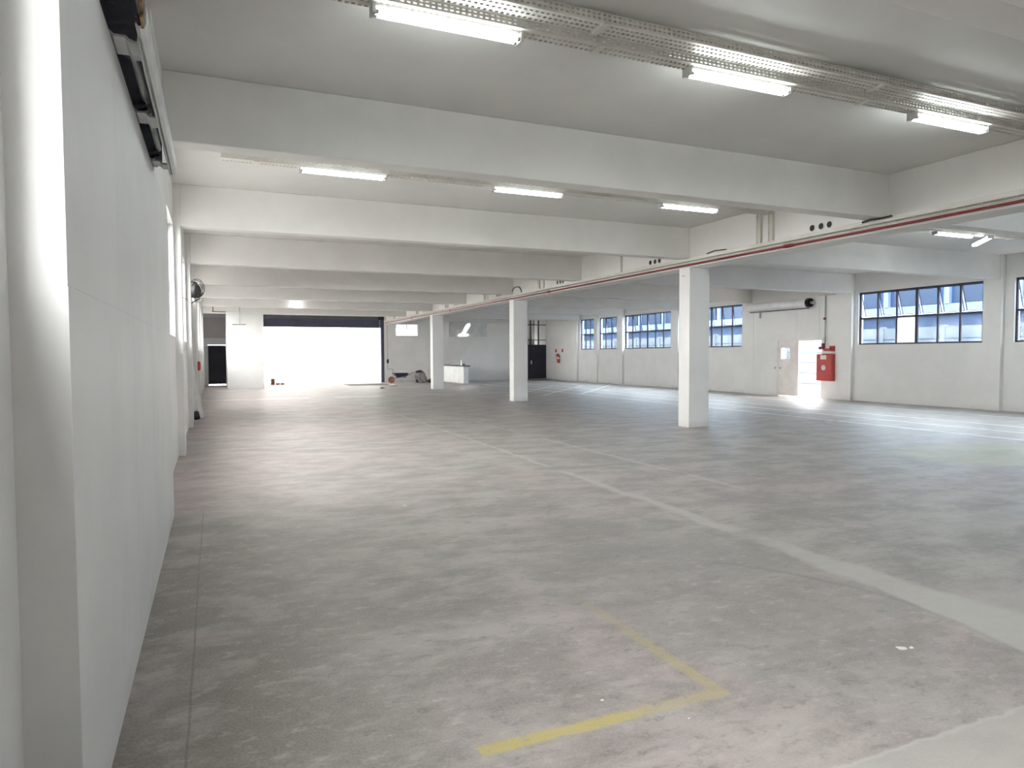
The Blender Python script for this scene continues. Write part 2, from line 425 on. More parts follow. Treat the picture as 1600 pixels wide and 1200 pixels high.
# infilled shutter bay with the doorway
DY0, DY1, DZ = 19.25, 21.50, 2.255
inf = MB().box(XQ, RT, 17.95, DY0, 0, ZH).box(XQ, RT, DY1, 23.42, 0, ZH).box(XQ, RT, DY0, DY1, DZ, ZH).box(XQ, RT, 17.95, 23.42, ZH, ZC)
tag(inf.obj('infill_wall', 'wall'), 'white infill wall around the side doorway', 'wall', kind='structure')
tag(MB().box(XQ-0.012, XQ, 19.385, 19.43, DZ, 3.5).box(XQ-0.006, XQ, 20.49, 20.505, DZ, 3.45).box(XQ-0.01, XQ, 22.85, 22.9, 0, 3.4).obj('trim_1', 'wall'), 'slim upright guide strips on the infill wall above the side doorway', 'trim', kind='structure')
rl = {1: 'white pilaster at the frame edge beside the nearest blue window', 2: 'white pilaster between the two nearest blue windows', 3: 'white pilaster by the red fire cabinet',
      4: 'white pilaster between the side doorway and the window behind the near column', 5: 'white pilaster just past the near column', 6: 'white pilaster between the wide far window and the two narrow windows', 7: 'white pilaster past the last narrow window'}
for k, y in ((-1, YB(-1)), (0, YB(0)), (1, 7.76), (2, 12.80), (3, 17.95), (4, 23.0), (5, 28.08), (6, 33.16), (7, 38.45)):
    if k in (3, 4): continue
    tag(box(XQ, XR+0.02, y, y+0.45, 0, ZC).obj('wall_pillar', 'wall', bevel=0.008), rl.get(k, 'white pilaster of the window wall behind the camera'), 'pilaster', kind='structure', group=None if k > 0 else 'pilasters behind the camera')
tag(box(21.22, XR+0.02, 36.03, 36.42, 0, ZC).obj('wall_pillar', 'wall', bevel=0.008), 'slim white pier between the two narrow far windows', 'pilaster', kind='structure')

# ---- far wall
bw = MB(); BT = YE+0.27
def bseg(x0, x1, z0, z1): bw.box(x0, x1, YE, BT, z0, z1)
bseg(-0.82, -0.36, 0, ZC); bseg(-0.36, 0.68, 2.35, ZC); bseg(0.68, 2.4, 0, ZC)
bseg(2.4, 9.89, 4.13, ZC); bseg(9.89, 10.66, 0, ZC)
bseg(10.66, 12.12, 0, 2.92); bseg(10.66, 12.12, 3.70, ZC); bseg(12.12, 14.22, 0, ZC)
bseg(14.22, 16.95, 0, 2.91); bseg(14.22, 16.95, 3.87, ZC); bseg(16.95, 19.3, 0, ZC)
bseg(19.3, 21.41, 4.1, ZC); bseg(21.41, 21.56, 0, ZC)
# shallow frame lines around the covered openings
for x0, x1, z0, z1 in ((10.62, 10.66, 2.03, 3.72), (10.62, 13.0, 2.0, 2.035), (10.62, 13.0, 2.90, 2.925), (14.18, 14.22, 2.9, 3.88), (14.18, 17.0, 2.88, 2.91), (13.2, 14.2, 3.86, 3.89), (16.95, 19.2, 3.84, 3.87)):
    bw.box(x0, x1, YE-0.03, YE, z0, z1)
tag(bw.obj('wall_back', 'wall'), 'white end wall with shutter opening and covered windows', 'wall', kind='structure')
pw = MB().box(0.63, 2.4, YB(7)+0.02, YE, 0, ZB-0.002).box(0.63, 2.4, YB(7)+BW, YE, ZB-0.002, ZC).box(-0.47, 0.63, YB(7)+BW, YB(7)+BW+0.1, 3.87, ZC)
pw.box(0.62, 2.41, YB(7)+0.008, YB(7)+0.02, 2.03, 2.06)
tag(pw.obj('partition_wall', 'wall'), 'white block walled off beside the end passage', 'partition', kind='structure')
tag(MB().box(-0.58, 0.63, YE-0.02, YE-0.001, 2.72, 3.9).obj('wall_passage', 'pinkwall'), 'rose tinted wall inside the narrow end passage', 'wall', kind='structure')
tag(box(-0.82, 21.56, YF-0.25, YF, 0, ZC).obj('wall_front', 'wall'), 'white end wall behind the camera', 'wall', kind='structure')

# ---- beams, girder, columns
where = {-1: 'second beam behind the viewpoint', 0: 'beam over the viewpoint at the top edge', 1: 'deep foreground beam crossing the whole frame', 2: 'second beam, over the nearest column',
         3: 'third beam, midway between the first two columns', 4: 'fourth beam, over the middle column', 5: 'fifth beam, past the middle column', 6: 'sixth beam, over the farthest column', 7: 'last beam before the end wall'}
for k in range(-1, 8):
    y = YB(k)
    tag(box(XP if k not in (0, 1) else -0.43, XG, y, y+BW, ZB, ZC).obj('ceiling_beam', 'beam', bevel=0.012), 'white concrete %s, main aisle side' % where[k], 'beam', 'white cross beams', 'structure')
    tag(box(10.50, XQ, y, y+BW, ZB, ZC).obj('ceiling_beam', 'beam', bevel=0.012), 'white concrete %s, window aisle side' % where[k], 'beam', 'white cross beams', 'structure')
tag(box(XG, 10.50, YF, YE, 3.685, ZC).obj('girder_beam', 'beam', bevel=0.012), 'long white girder carried by the columns', 'girder', kind='structure')
cl = {0: None, 2: 'nearest and widest white square column', 4: 'middle white square column', 6: 'farthest white square column by the sink counter'}
for k in (-2, 2, 4, 6):
    y = YB(k)
    if k == -2: lab = 'white square column behind the camera'
    else: lab = cl[k]
    c = tag(box(XG, 10.59, y, y+0.39, 0, 3.69).obj('column', 'wall', bevel=0.012), lab, 'column', 'square columns', 'structure')
    if k == 2:
        o = box(XG-0.006, XG, y+0.19, y+0.27, 3.50, 3.52).obj('wall_plate', 'steel', None); o.parent = c
        o.name = 'name_plate'
BAY = {1: 'just past the foreground beam', 2: 'just past the nearest column', 3: 'past the third beam', 4: 'just past the middle column', 5: 'past the fifth beam', 6: 'just past the farthest column', 7: 'past the last beam'}
# sleeves on the girder (three per bay), hole shade painted as black discs
for k in range(1, 8):
    for j, dy in enumerate((1.16, 1.34, 1.54)):
        y = YB(k)+dy; z = 3.98
        t = thing('pipe_sleeve', (XG, y, z), 'round sleeve on the girder, hole shade painted as a black disc, %s of three %s' % (('first', 'middle', 'last')[j], BAY[k]), 'sleeve', 'sleeve holes in the girder')
        MB().lathe([(0.075, -0.010), (0.075, 0.002), (0.055, 0.002), (0.055, -0.010)], (XG, y, z), 'x', 14).obj('rim', 'wall', t)
        MB().lathe([(0.056, -0.011), (0.056, 0.001)], (XG, y, z), 'x', 14).obj('shade_disc', 'black', t)

# ------------------------------------------------------------------ windows
WN = [0]
def window(side, y0, y1, z0, z1, ncol, tilt, label, lower, upper, sashes=True):
    """a steel window: fixed panes below, top-hung sashes above; side +1 opens towards +X"""
    WN[0] += 1
    x = 21.40 if side > 0 else -0.70
    t = thing('window_%d' % WN[0], (x, (y0+y1)/2, z0), label, 'window', None, 'structure')
    zm = z0+(z1-z0)*0.5; cw = (y1-y0)/ncol; fx = 0.03
    f = MB().box(x-fx, x+fx, y0, y0+0.05, z0, z1).box(x-fx, x+fx, y1-0.05, y1, z0, z1).box(x-fx, x+fx, y0, y1, z0, z0+0.05).box(x-fx, x+fx, y0, y1, z1-0.05, z1)
    f.obj('window_frame', 'frame', t)
    box(x-0.028, x+0.028, y0+0.05, y1-0.05, zm-0.03, zm+0.03).obj('middle_rail', 'frame', t)
    for c in range(1, ncol):
        yc = y0+c*cw; hwd = 0.045 if c*2 == ncol else 0.024
        box(x-0.026, x+0.026, yc-hwd, yc+hwd, z0+0.05, z1-0.05).obj('mullion', 'frame', t)
    for c in range(ncol):
        a, b = y0+c*cw+0.028, y0+(c+1)*cw-0.028
        g = lower[c] if isinstance(lower, list) else lower
        if g: box(x-0.003, x+0.003, a, b, z0+0.04, zm-0.02).obj('pane', g, t)
        g = upper[c] if isinstance(upper, list) else upper
        an = tilt[c] if isinstance(tilt, list) else tilt
        zh, zl = z1-0.055, zm+0.035
        if an == 0:
            box(x-0.003, x+0.003, a, b, zl-0.02, zh+0.02).obj('pane', g, t)
            continue
        # top-hung sash swung outwards about its head
        L = zh-zl; ang = math.radians(an)*side
        def hang(p):
            px, py, pz = p[0]-x, p[1], p[2]-zh
            return (x+px*math.cos(ang)-pz*math.sin(ang), py, zh+px*math.sin(ang)+pz*math.cos(ang))
        sf = MB().box(x-0.012, x+0.012, a, a+0.022, zl, zh).box(x-0.012, x+0.012, b-0.022, b, zl, zh).box(x-0.012, x+0.012, a, b, zl, zl+0.022).box(x-0.012, x+0.012, a, b, zh-0.022, zh)
        sf.v = [hang(p) for p in sf.v]
        so = sf.obj('sash', 'frame', t)
        pn = box(x-0.003, x+0.003, a+0.015, b-0.015, zl+0.015, zh-0.015); pn.v = [hang(p) for p in pn.v]
        sub('pane', pn, g, so)
    return t

B, P_, CL = 'blue', 'pale', 'clear'
rlab = ['blue glazed steel window of the side wall, behind the camera', 'blue glazed steel window of the side wall, out of view beside the camera',
        'blue glazed window cut off by the frame edge', 'large blue window with all top sashes pushed open and one white sheet added to read bright',
        'blue window partly hidden behind the nearest column', 'wide blue window just past the nearest column',
        'narrow blue window beside the slim pier, on the side of the wide window', 'narrow blue window nearest the far corner']
rspec = [(6, 16, P_, B), (6, 16, P_, B), (6, [16]*6, P_, B), (6, [17, 17, 17, 17, 17, 17], [P_, P_, P_, 'milk', P_, P_], B),
         (6, [6]*6, [P_, P_, P_, P_, P_, P_], B), (6, [0, 0, 10, 0, 12, 14], [P_]*6, [B]*6), (3, [0, 9, 0], P_, B), (3, [0, 0, 0], P_, B)]
for (a, b), (nc, ti, lo, up_), lab in zip(win_right, rspec, rlab):
    lo = [None if q == 'none' else q for q in lo] if isinstance(lo, list) else lo
    window(1, a, b, ZS, ZH, nc, ti, lab, lo, up_)
llab = ['clear steel window beside the foreground pilaster', 'clear window just past the streaked infill wall',
        'clear window two bays past the infill wall', 'clear window past the side shutter', 'clear window two bays past the side shutter', 'clear window before the end passage', 'small unseen window added to light the end passage']
for (a, b), lab in zip(win_left, llab):
    window(-1, a, b, 1.97 if a < 3 else ZS, ZH, 6 if b-a > 2 else 2, 0, lab, CL if b-a > 2 else P_, CL if b-a > 2 else P_)

# ------------------------------------------------------------------ exposed shutter head above the infill wall
t = thing('shutter_housing', (-0.45, 5.3, 3.235), 'opened up roller shutter housing above the streaked infill wall', 'shutter housing')
# cover: bent sheet profile with rolled lower lip, standing off the wall on straps
prof = [(-0.37, 3.46), (-0.335, 3.435), (-0.30, 3.445), (-0.285, 3.47), (-0.282, 3.56), (-0.292, 3.615), (-0.325, 3.635), (-0.37, 3.635), (-0.37, 3.62), (-0.33, 3.62), (-0.305, 3.60), (-0.297, 3.56), (-0.298, 3.475), (-0.31, 3.46), (-0.34, 3.452), (-0.362, 3.47)]
prof = [(-0.252+(x+0.282)*0.55, 3.195+(z-3.435)*0.82) for x, z in prof]
MB().prism(prof, 'y', 3.62, 6.40).obj('cover', 'cover', t)
MB().prism([(-0.304, 3.185), (-0.297, 3.18), (-0.292, 3.215), (-0.302, 3.22)], 'y', 3.75, 6.36).obj('lower_lip', 'cover', t)
jag = [(3.62, 3.355), (3.62, 3.20), (3.55, 3.22), (3.58, 3.25), (3.50, 3.27), (3.54, 3.30), (3.46, 3.33), (3.50, 3.355)]
MB().prism(jag, 'x', -0.275, -0.262).obj('torn_edge', 'rust', t)
MB().prism([(3.66, 3.235), (3.80, 3.24), (3.93, 3.20), (3.90, 3.26), (3.66, 3.27)], 'x', -0.303, -0.296).obj('torn_flap', 'rust', t)
for y0, y1 in ((4.12, 5.03), (5.20, 6.12)):
    MB().tube([(-0.365, y0, 3.325), (-0.365, y1, 3.325)], 0.020, 12).obj('shaft', 'cover', t, smooth=True)
# wide strap brackets with a step
for yb in (3.95, 5.08, 6.22):
    st = [(-0.60, 3.262), (-0.44, 3.258), (-0.415, 3.235), (-0.365, 3.235), (-0.345, 3.215), (-0.295, 3.215), (-0.295, 3.225), (-0.338, 3.226), (-0.358, 3.247), (-0.410, 3.247), (-0.435, 3.270), (-0.60, 3.274)]
    hb = 0.11 if yb < 6 else 0.08
    bo = MB().prism(st, 'y', yb-hb, yb+hb).obj('strap_bracket', 'cover', t)
    for dz in (0.0, 0.05): sub('bolt', MB().lathe([(0.010, -0.012), (0.010, 0.0)], (-0.455, yb-0.05+dz, 3.262), 'z', 8), 'steel', bo)
for yb in (4.98, 6.08):
    MB().prism([(-0.60, 3.27), (-0.46, 3.28), (-0.40, 3.29), (-0.355, 3.31), (-0.36, 3.37), (-0.43, 3.40), (-0.60, 3.40)], 'y', yb, yb+0.03).obj('bearing_plate', 'slate2', t)
    MB().tube([(-0.52, yb+0.04, 3.27), (-0.42, yb+0.05, 3.262), (-0.36, yb+0.02, 3.275)], 0.010, 8).obj('wire_loop', 'cable', t, smooth=True)
MB().tube([(-0.47, 6.36, 3.26), (-0.41, 6.32, 3.30), (-0.39, 6.38, 3.25), (-0.43, 6.42, 3.262)], 0.006, 6).obj('loose_wire', 'tray', t, smooth=True)
# row of curtain laths still hanging behind, under a dark box
for i in range(5):
    z = 3.242+i*0.078
    MB().prism([(-0.600, z), (-0.585, z+0.012), (-0.580, z+0.039), (-0.585, z+0.066), (-0.600, z+0.076)], 'y', 3.12, 6.45).obj('lath', 'slate', t)
box(-0.60, -0.30, 3.12, 6.45, 3.60, 3.62).obj('box_roof', 'slate2', t)
box(-0.60, -0.36, 6.44, 6.46, 3.30, 3.64).obj('box_end', 'slate2', t)
# triangular angle bracket at the near end
for p in (((-0.405, 3.36, 3.262), (-0.300, 3.40, 3.30)), ((-0.405, 3.36, 3.262), (-0.40, 3.55, 3.36)), ((-0.300, 3.40, 3.30), (-0.32, 3.60, 3.37))):
    MB().tube(p, 0.014, 4).obj('angle_bar', 'cover', t)
MB().tube([(-0.42+0.02*math.sin(i), 3.45+0.04*i, 3.38-0.02*math.sin(i*1.3)) for i in range(9)], 0.035, 8).obj('rag', 'tarp', t, smooth=True)

# ------------------------------------------------------------------ cable trays, lamps
def tray_strip(mb, a0, a1, w0, w1, nrow, pt, pitch=0.05, slot=0.027):
    """perforated sheet: rows of slots along the a axis across the width w0..w1, pt(a, w) gives the point"""
    n = int((a1-a0)/pitch); A = []
    for i in range(n): A += [a0+i*pitch, a0+i*pitch+(pitch-slot)]
    A.append(a0+n*pitch)
    W = []; rowh = (w1-w0)/nrow
    for r in range(nrow): W += [w0+r*rowh, w0+r*rowh+rowh*0.58]
    W += [w1-rowh*0.0]
    base = len(mb.v); nw = len(W)
    for a in A:
        for w_ in W: mb.v.append(pt(a, w_))
    for i in range(len(A)-1):
        for j in range(nw-1):
            if i % 2 == 1 and j % 2 == 1: continue
            q = base+i*nw+j
            mb.f.append((q, q+1, q+nw+1, q+nw))

def tray(name, axis, a0, a1, c, wd, z, ht, label, group, rows=3, hang=None):
    t = thing(name, (a0, c, z) if axis == 'x' else (c, a0, z), label, 'cable tray', group)
    P = (lambda a, w_, zz: (a, w_, zz)) if axis == 'x' else (lambda a, w_, zz: (w_, a, zz))
    m1 = MB(); tray_strip(m1, a0, a1, c-wd/2, c+wd/2, rows, lambda a, w_: P(a, w_, z)); m1.obj('tray_base', 'tray', t)
    for s in (-1, 1):
        m2 = MB(); tray_strip(m2, a0, a1, z, z+ht, 2, lambda a, q: P(a, c+s*wd/2, q)); m2.obj('side_flange', 'tray', t)
        if axis == 'x': box(a0, a1, c+s*wd/2-0.006, c+s*wd/2+0.006, z+ht, z+ht+0.008).obj('rolled_edge', 'tray', t)
        else: box(c+s*wd/2-0.006, c+s*wd/2+0.006, a0, a1, z+ht, z+ht+0.008).obj('rolled_edge', 'tray', t)
    for h in (hang or []):
        p0 = P(h, c, z+0.01); 
        MB().tube([p0, (p0[0], p0[1], ZC)], 0.006, 6).obj('hanger_rod', 'steel', t)
        if axis == 'x': box(h-0.03, h+0.03, c-wd/2-0.01, c+wd/2+0.01, z-0.014, z-0.002).obj('clamp', 'tray', t)
        else: box(c-wd/2-0.01, c+wd/2+0.01, h-0.03, h+0.03, z-0.014, z-0.002).obj('clamp', 'tray', t)
    return t

HG = [0.6, 3.05, 6.35, 9.4]
tray('cable_tray', 'x', -0.3, 9.95, 5.135, 0.19, 4.455, 0.07, 'perforated white cable tray of the foreground lamp row, on the viewer side', 'ceiling cable trays', 3, HG)
tray('cable_tray', 'x', -0.3, 9.95, 5.375, 0.16, 4.405, 0.06, 'perforated white cable tray carrying the three foreground tube lamps', 'ceiling cable trays', 2, [x+0.12 for x in HG])
tray('cable_tray', 'x', 0.14, 9.95, 10.36, 0.16, 4.405, 0.06, 'perforated white cable tray carrying the second row of tube lamps', 'ceiling cable trays', 2, HG)
tray('cable_tray', 'x', 10.6, 21.1, 10.36, 0.16, 4.405, 0.06, 'perforated cable tray over the window aisle with the tilted lamp', 'ceiling cable trays', 2, [12, 14.3, 17.4, 20])
tray('cable_tray', 'x', 10.6, 21.1, 5.375, 0.16, 4.405, 0.06, 'perforated cable tray over the window aisle beside the viewpoint', 'ceiling cable trays', 2, [13.6, 16.8, 20])
tray('girder_tray', 'y', 2.2, 42.9, 9.93, 0.15, 3.80, 0.06, 'long perforated cable tray running along the girder', None, 2, None)
# drop trays on the girder face, a pair in each bay
for k in range(1, 8):
    for j, dy in enumerate((2.52, 2.84)):
        y = YB(k)+dy
        if k == 2 and j == 0: continue
        t = thing('drop_tray', (XG, y, 3.87), 'upright perforated tray on the girder face, %s one %s' % (('nearer', 'farther')[j], BAY[k]), 'cable tray', 'drop trays on the girder')
        wd = 0.11 if k != 2 else 0.03
        zt = 4.46
        m1 = MB(); tray_strip(m1, 3.87, zt, y-wd/2, y+wd/2, 2, lambda a, w_: (XG-0.055, w_, a)); m1.obj('tray_base', 'tray', t)
        for s in (-1, 1):
            box(XG-0.055, XG, y+s*wd/2-0.004, y+s*wd/2+0.004, 3.87, zt).obj('side_flange', 'tray', t)

def tube_lamp(c, yaw, label, group, roll=0.0):
    t = thing('tube_lamp', c, label, 'lamp', group)
    t['origin'] = (0, 0, 0)
    L = 1.22
    box(-L/2, L/2, -0.05, 0.05, 0.035, 0.055).obj('batten', 'white', t)
    for s in (-1, 1):
        MB().tube([(-L/2+0.02, s*0.035, 0), (L/2-0.02, s*0.035, 0)], 0.0165, 12).obj('tube', 'tube', t, smooth=True)
        for e in (-1, 1):
            MB().tube([(e*(L/2-0.028), s*0.035, 0), (e*(L/2+0.005), s*0.035, 0)], 0.019, 12).obj('end_cap', 'chrome', t, smooth=True)
    for e in (-1, 1): box(e*(L/2+0.012)-0.012, e*(L/2+0.012)+0.012, -0.06, 0.06, -0.022, 0.055).obj('socket', 'cover', t)
    t.rotation_euler = (roll, 0, yaw)
    return t
for row, (yy, nm) in enumerate(((5.40, 'foreground row'), (10.34, 'second row'))):
    for i, (xc, w_) in enumerate(((1.80, 'nearest the side wall'), (4.78, 'in the middle'), (7.88 if row == 0 else 8.02, 'nearest the girder'))):
        tube_lamp((xc, yy, 4.347), 0, 'lit twin fluorescent tube lamp of the %s, %s' % (nm, w_), 'twin tube lamps on the ceiling trays')
for xc, w_ in ((12.3, 'nearest the girder'), (15.3, 'in the middle'), (18.3, 'nearest the windows')):  # extra lamp row out of view, added to brighten this aisle
    tube_lamp((xc, 5.40, 4.347), 0, 'added twin tube lamp out of view, to brighten the window aisle, %s' % w_, 'twin tube lamps on the ceiling trays')
tube_lamp((15.32, 10.34, 4.347), 0, 'lit twin tube lamp over the window aisle, straight on its tray', 'twin tube lamps on the ceiling trays')
tube_lamp((16.64, 10.54, 4.32), math.radians(47), 'lit twin tube lamp over the window aisle, swung crosswise', 'twin tube lamps on the ceiling trays')
t = thing('bulkhead_lamp', (3.51, YB(6)-0.02, 4.0), 'small glaring round lamp on the sixth beam', 'lamp')
MB().lathe([(0.09, 0.02), (0.09, -0.03), (0.06, -0.04)], (3.51, YB(6)-0.02, 4.0), 'y', 16).obj('base', 'white', t, smooth=True)
MB().lathe([(0.03, -0.04), (0.085, -0.07), (0.105, -0.12), (0.085, -0.17), (0.04, -0.2), (0.005, -0.205)], (3.51, YB(6)-0.02, 4.0), 'y', 16).obj('globe', 'bulb', t, smooth=True)

# red sprinkler main under the girder tray
t = thing('sprinkler_pipe', (9.93, 2.2, 3.72), 'long red sprinkler pipe under the girder tray', 'pipe')
MB().tube([(9.93, 2.2, 3.725), (9.93, 42.9, 3.725)], 0.021, 10).obj('pipe', 'red', t, smooth=True)
for y in [2.6+1.85*i for i in range(22)]:
    MB().tube([(9.93, y, 3.74), (9.93, y, 3.80)], 0.008, 6).obj('hanger', 'tray', t)
for y in (9.85, 19.9, 30.0, 36.6):
    MB().tube([(9.93, y-0.13, 3.725), (9.93, y-0.06, 3.725), (9.93, y+0.06, 3.725), (9.93, y+0.13, 3.725)], [0.026, 0.036, 0.036, 0.026], 10).obj('coupling', 'red', t, smooth=True)
t = thing('conduit', (9.98, 2.2, 3.775), 'thin pale conduit running beside the girder tray', 'conduit')
MB().tube([(10.0, 2.2, 3.77), (10.0, 42.9, 3.77)], 0.014, 8).obj('pipe', 'tray', t)
tag(MB().tube([(9.96, 23.05, 3.86), (9.97, 22.95, 4.02), (9.98, 22.8, 4.11), (9.98, 22.6, 4.13), (9.98, 22.35, 4.10), (9.97, 22.18, 4.0), (9.96, 22.08, 3.86)], 0.016, 6).obj('cable', 'cable', smooth=True),
    'black cable looping up from the tray over the middle column', 'cable')
tag(MB().tube([(9.95, 12.2, 3.90), (9.96, 11.95, 3.93), (9.96, 11.6, 3.905)], 0.012, 6).obj('cable', 'cable', smooth=True), 'short black cable end on the girder tray near the nearest column', 'cable')
tag(MB().tube([(9.815, 8.15, 3.85), (9.81, 8.0, 3.865), (9.81, 7.8, 3.855), (9.815, 7.62, 3.86)], 0.018, 6).obj('cable', 'cable', smooth=True), 'bundle of dark cable under the foreground beam end', 'cable')

# ------------------------------------------------------------------ side doorway and shutter over it
t = thing('door_1', (21.3, (DY0+DY1)/2, 0), 'off-white double door in the side wall, one leaf open', 'door', kind='structure')
MB().box(21.18, 21.50, DY0, DY0+0.04, 0, DZ).box(21.18, 21.50, DY1-0.04, DY1, 0, DZ).box(21.18, 21.50, DY0, DY1, DZ-0.04, DZ).obj('door_frame', 'doorw', t)
la, lb = 20.42, DY1-0.04
lf = MB().box(21.20, 21.24, la, 20.87, 0.02, DZ-0.045).box(21.20, 21.24, 21.32, lb, 0.02, DZ-0.045).box(21.20, 21.24, 20.87, 21.32, 0.02, 1.50).box(21.20, 21.24, 20.87, 21.32, 1.94, DZ-0.045)
lfo = lf.obj('leaf', 'doorw', t)
def subp(name, mb, mat): return sub(name, mb, mat, lfo)
subp('pane', box(21.215, 21.225, 20.87, 21.32, 1.50, 1.94), 'frost')
subp('glazing_bead', MB().box(21.19, 21.2, 20.85, 21.34, 1.48, 1.50).box(21.19, 21.2, 20.85, 21.34, 1.94, 1.96).box(21.19, 21.2, 20.85, 20.87, 1.5, 1.94).box(21.19, 21.2, 21.32, 21.34, 1.5, 1.94), 'doorw')
subp('knob', MB().lathe([(0.012, -0.05), (0.035, -0.045), (0.04, -0.025), (0.02, -0.01), (0.032, 0.0)], (21.2, 21.36, 1.13), 'x', 12), 'steel')
MB().box(21.50, 22.52, DY0-0.045, DY0-0.005, 0.02, DZ-0.045).obj('leaf', 'doorw', t)
tag(box(XQ-0.05, XQ, 21.56, 21.60, 1.08, 1.18).obj('door_latch', 'steel', bevel=0.005), 'small steel latch plate beside the off-white door', 'latch')

def lump(c, rx, ry, rz, seed, n=16, m=10, squash=0.55):
    rnd = random.Random(seed); mb = MB(); ph = [rnd.uniform(0, 6) for _ in range(6)]
    for j in range(m+1):
        v_ = j/m; z = v_
        prof = math.sin(math.pi*min(1, 0.18+0.82*v_))**squash if v_ < 1 else 0.02
        for i in range(n):
            a = 2*math.pi*i/n
            k = 1+0.10*math.sin(3*a+ph[0]+4*v_)+0.07*math.sin(5*a+ph[1]-6*v_)+0.05*math.sin(8*a+ph[2])
            mb.v.append((c[0]+rx*prof*k*math.cos(a), c[1]+ry*prof*k*math.sin(a), c[2]+rz*z*(1+0.04*math.sin(2*a+ph[3]))))
    for j in range(m):
        for i in range(n):
            a0 = j*n+i; a1 = j*n+(i+1) % n
            mb.f.append((a0, a1, a1+n, a0+n))
    mb.f.append(tuple(reversed(range(n)))); mb.f.append(tuple(m*n+i for i in range(n)))
    return mb
def drum(x, y0, y1, z, r, label, coil, sgn):
    t = thing('roller_drum', (x, (y0+y1)/2, z-r), label, 'shutter drum')
    ym = y0+0.17
    MB().lathe([(r*0.96, ym), (r, ym+0.01), (r, y1-0.02), (r*0.9, y1)], (x, 0, z), 'y', 24).obj('curtain_roll', 'white', t, smooth=True)
    # spring end: dark coil and bracket
    MB().lathe([(r*0.55, y0+0.03), (r*1.02, y0+0.03), (r*1.06, ym), (r*0.6, ym)], (x, 0, z), 'y', 20).obj('end_disc', 'black', t, smooth=True)
    MB().lathe([(0.04, y0-0.06), (0.045, y0+0.04)], (x, 0, z), 'y', 10).obj('axle', 'steel', t, smooth=True)
    MB().box(min(x, x+sgn*0.16), max(x, x+sgn*0.16), y0-0.02, y0+0.0, z-0.05, z+0.05).obj('bracket', 'tray', t)
    if coil:
        lump((x, y0-0.14, z-0.20), 0.135, 0.11, 0.40, 31, squash=0.4).obj('wire_coil', 'black', t, smooth=True)
        for q in range(5):
            MB().tube([(x+0.02*q-0.04+(0.14+0.012*q)*math.cos(i*0.42+q), y0-0.16-0.02*q+0.07*math.sin(i*0.9+q), z+0.01*q+(0.20+0.01*q)*math.sin(i*0.42+q)) for i in range(13)], 0.012, 5).obj('loose_strand', 'cable', t, smooth=True)
        MB().tube([(x-0.12, y0-0.1, z-0.36), (x+0.02, y0-0.12, z-0.27), (x+0.13, y0-0.14, z-0.21)], 0.014, 6).obj('support_rod', 'cable', t, smooth=True)
    return t
dr = drum(20.96, 19.6, 22.95, 3.655, 0.165, 'white rolled up shutter drum over the side doorway', False, 1)
tag(MB().box(20.84, 20.90, 19.62, 22.75, 3.425, 3.455).obj('bottom_bar', 'black', bevel=0.004), 'dark bottom bar of the shutter over the side doorway', 'bar')
tag(box(21.08, XQ, 22.42, 22.47, 3.20, 3.42).obj('guide_stub', 'steel', bevel=0.004), 'short steel guide stub under the shutter bar', 'bracket')
t = thing('alarm_conduit', (21.13, 19.1, 2.1), 'thin grey conduit dropping to the red fire alarm', 'conduit')
MB().tube([(21.13, 19.1, 2.15), (21.13, 19.1, 3.90)], 0.022, 8).obj('pipe', 'steel', t, smooth=True)
MB().tube([(21.13, 19.42, 3.905), (21.13, 18.62, 3.905)], 0.02, 8).obj('cross_pipe', 'tray', t, smooth=True)
MB().tube([(21.108, 19.1, 2.98), (21.108, 19.1, 3.06)], 0.045, 10).obj('junction', 'red', t, smooth=True)
box(21.08, XQ-0.002, 19.08, 19.13, 2.1, 2.32).obj('cable_box', 'steel', t)

# fire hose cabinet and alarm
t = thing('fire_hose_cabinet', (21.08, 19.0, 0.68), 'red fire hose cabinet on the wall beside the doorway', 'fire cabinet')
box(21.02, XQ-0.002, 18.63, 19.37, 0.68, 1.69).obj('body', 'cabred', t, bevel=0.01)
d = box(20.995, 21.02, 18.65, 19.35, 0.70, 1.67).obj('door', 'cabred', t, bevel=0.006)
sub('sticker', box(20.990, 20.995, 18.90, 19.16, 1.49, 1.65), 'sticker', d)
sub('sticker_print', MB().box(20.988, 20.990, 18.97, 19.09, 1.60, 1.62).box(20.988, 20.990, 18.95, 19.11, 1.55, 1.56), 'steel', d)
sub('round_sight', MB().lathe([(0.10, -0.008), (0.10, 0.0)], (20.995, 19.02, 1.18), 'x', 20), 'steel', d)
sub('sight_ring', MB().lathe([(0.115, -0.004), (0.115, 0.0)], (20.995, 19.02, 1.18), 'x', 20), 'cabred', d)
box(20.99, 20.998, 18.68, 18.70, 0.78, 1.6).obj('edge_rib', 'cabred', t)
tag(box(20.98, XQ, 18.62, 19.38, 1.71, 1.75).obj('cabinet_shelf', 'white', bevel=0.005), 'thin white shelf on top of the red fire cabinet', 'shelf')
t = thing('alarm_call_point', (21.1, 18.75, 1.78), 'red square alarm call point above the fire cabinet', 'fire alarm')
box(21.05, XQ, 18.64, 18.82, 1.79, 1.99).obj('body', 'cabred', t, bevel=0.01)
box(21.04, 21.05, 18.68, 18.78, 1.84, 1.94).obj('push_plate', 'red', t)
t = thing('alarm_siren', (21.1, 19.18, 1.86), 'red alarm siren at the foot of the grey conduit', 'fire alarm')
MB().lathe([(0.05, -0.09), (0.06, -0.04), (0.035, 0.0), (0.035, 0.02)], (XQ-0.02, 19.28, 1.92), 'x', 14).obj('horn', 'red', t, smooth=True)
box(21.06, XQ, 19.10, 19.20, 1.86, 2.10).obj('body', 'red', t, bevel=0.008)
box(21.09, XQ, 18.84, 19.12, 1.80, 1.90).obj('bar', 'cabred', t)

